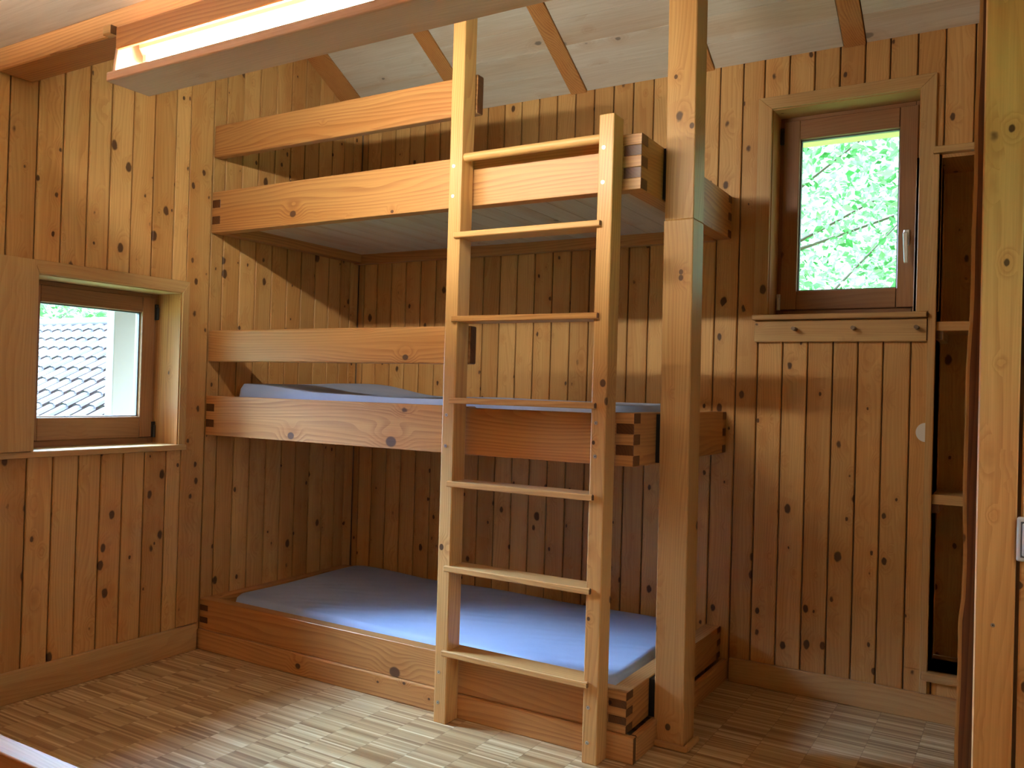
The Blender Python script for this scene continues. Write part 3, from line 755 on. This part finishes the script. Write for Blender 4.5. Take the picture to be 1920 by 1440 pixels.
# added unseen slab shading the left window and eave over the back wall
m = MB(); m.box(-.60, -.21, -3.4, .3, 1.755, 1.80, 'Y'); struct(m.build('added_overhang', wm('casing', 'Y')))
m = MB(); m.box(-.3, 4.0, .20, .62, 2.445, 2.475, 'X'); struct(m.build('eave_soffit', wm('casing', 'X')))
m = MB((-.5, -1.13, -1.5)); m.box(-.53, -.47, -1.188, -1.075, -1.5, 1.755, 'Z'); tag(m.build('outdoor_post', PALEPOST, bevel=.004), 'pale weathered upright board just outside the small left window', 'post')

# neighbouring house with tiled roof: ridge along x
nh = thing('neighbouring_house', 'low neighbouring house with pale mossy clay tile roof seen through the left window', 'house', (-13, 5.4, -1.5))
RY, RZ, th = 5.4, 2.15, math.tan(math.radians(30))
xs0, xs1, pit, course, ncr = -22.0, -4.6, .30, .34, 14
vs, fs = [], []
ncol = int((xs1-xs0)/pit)
prof = [(0, .0), (.10, .0), (.17, .055), (.42, .085), (.70, .075), (.86, .045), (.885, .0)]
for c in range(ncr):
    for e in (0, 1):
        s = (c+e*1.10)*course; y = RY-s*math.cos(math.radians(30)); zz = RZ-s*math.sin(math.radians(30))
        lift = .030 if e else .0
        for kx in range(ncol+1):
            for (u, h) in prof:
                vs.append((xs0+(kx+u)*pit, y, zz+h+lift))
rowlen = (ncol+1)*len(prof)
for c in range(ncr):
    a = (2*c)*rowlen; b = a+rowlen
    for i in range(rowlen-1): fs.append((a+i, a+i+1, b+i+1, b+i))
mb = child(nh); mb.add(vs, fs); ro = mb.build('roof_tiles', TILE, nh); sm = ro.modifiers.new('thick', 'SOLIDIFY'); sm.thickness = .02
mb = child(nh); mb.box(xs0+.2, xs1-.2, 1.6, 9.0, -1.5, .05); mb.prism([(1.2, -.35), (9.6, -.35), (RY, RZ-.06)], 'X', xs0+.1, xs1-.1); mb.build('house_wall', PALEPOST, nh)
mb = child(nh)
x = xs0
while x < xs1:
    mb.cyl((x, RY, RZ+.01), (x+.40, RY, RZ+.025), .135, 14, r2=.115); x += .38
mb.build('ridge_cap', TILE, nh, smooth=True)

def tree(label, base, trunk_h, crown, n, size, sd):
    rnd = random.Random(sd); t_ = thing('leafy_tree', label, 'tree', base, 'trees outside the windows')
    mb = child(t_); p = Vector(base); mb.cyl(p, p+Vector((.1, .05, trunk_h)), .16, 12, r2=.08)
    for i in range(16):
        a = rnd.uniform(0, 6.28); z0 = trunk_h*rnd.uniform(.3, 1); st = p+Vector((.05, .02, z0)); en = st+Vector((math.cos(a)*crown[0]*.75, math.sin(a)*crown[1]*.75, rnd.uniform(.4, 1.4)))
        mb.cyl(st, en, .018, 6, r2=.004)
    mb.build('trunk', BARKM, t_)
    mb = child(t_); c = p+Vector((0, 0, crown[3]))
    for i in range(n):
        while True:
            v = Vector((rnd.uniform(-1, 1), rnd.uniform(-1, 1), rnd.uniform(-1, 1)))
            if .35 < v.length < 1: break
        q = c+Vector((v.x*crown[0], v.y*crown[1], v.z*crown[2]))
        d = Vector((rnd.gauss(0, 1), rnd.gauss(0, 1), rnd.gauss(0, .6)-.3)).normalized(); e = d.orthogonal().normalized()
        e = (Matrix.Rotation(rnd.uniform(0, 6.28), 3, d) @ e); s_ = size*rnd.uniform(.6, 1.2)
        nrm = d.cross(e)
        mb.add([q, q+d*s_*.45+e*s_*.28+nrm*s_*.05, q+d*s_, q+d*s_*.45-e*s_*.28+nrm*s_*.05], [(0, 1, 2, 3)], rnd.random())
    mb.build('foliage', LEAF, t_)
    return t_
tree('leafy green tree filling the view through the right window', (1.1, 4.6, -1.5), 4.6, (3.4, 1.9, 4.2, 5.0), 46000, .085, 1)
tree('second leafy tree behind, farther right outside the back window', (3.6, 9.6, -1.5), 5.0, (4.6, 2.2, 5.0, 5.4), 9000, .18, 2)
tree('green tree canopy behind the neighbouring tiled roof', (-14.5, 13.0, -1.5), 4.6, (6.5, 2.5, 4.2, 4.2), 12000, .24, 3)
tree('green tree further left behind the neighbouring tiled roof', (-28.0, 14.0, -1.5), 4.6, (6.5, 2.5, 4.4, 4.4), 8000, .26, 4)
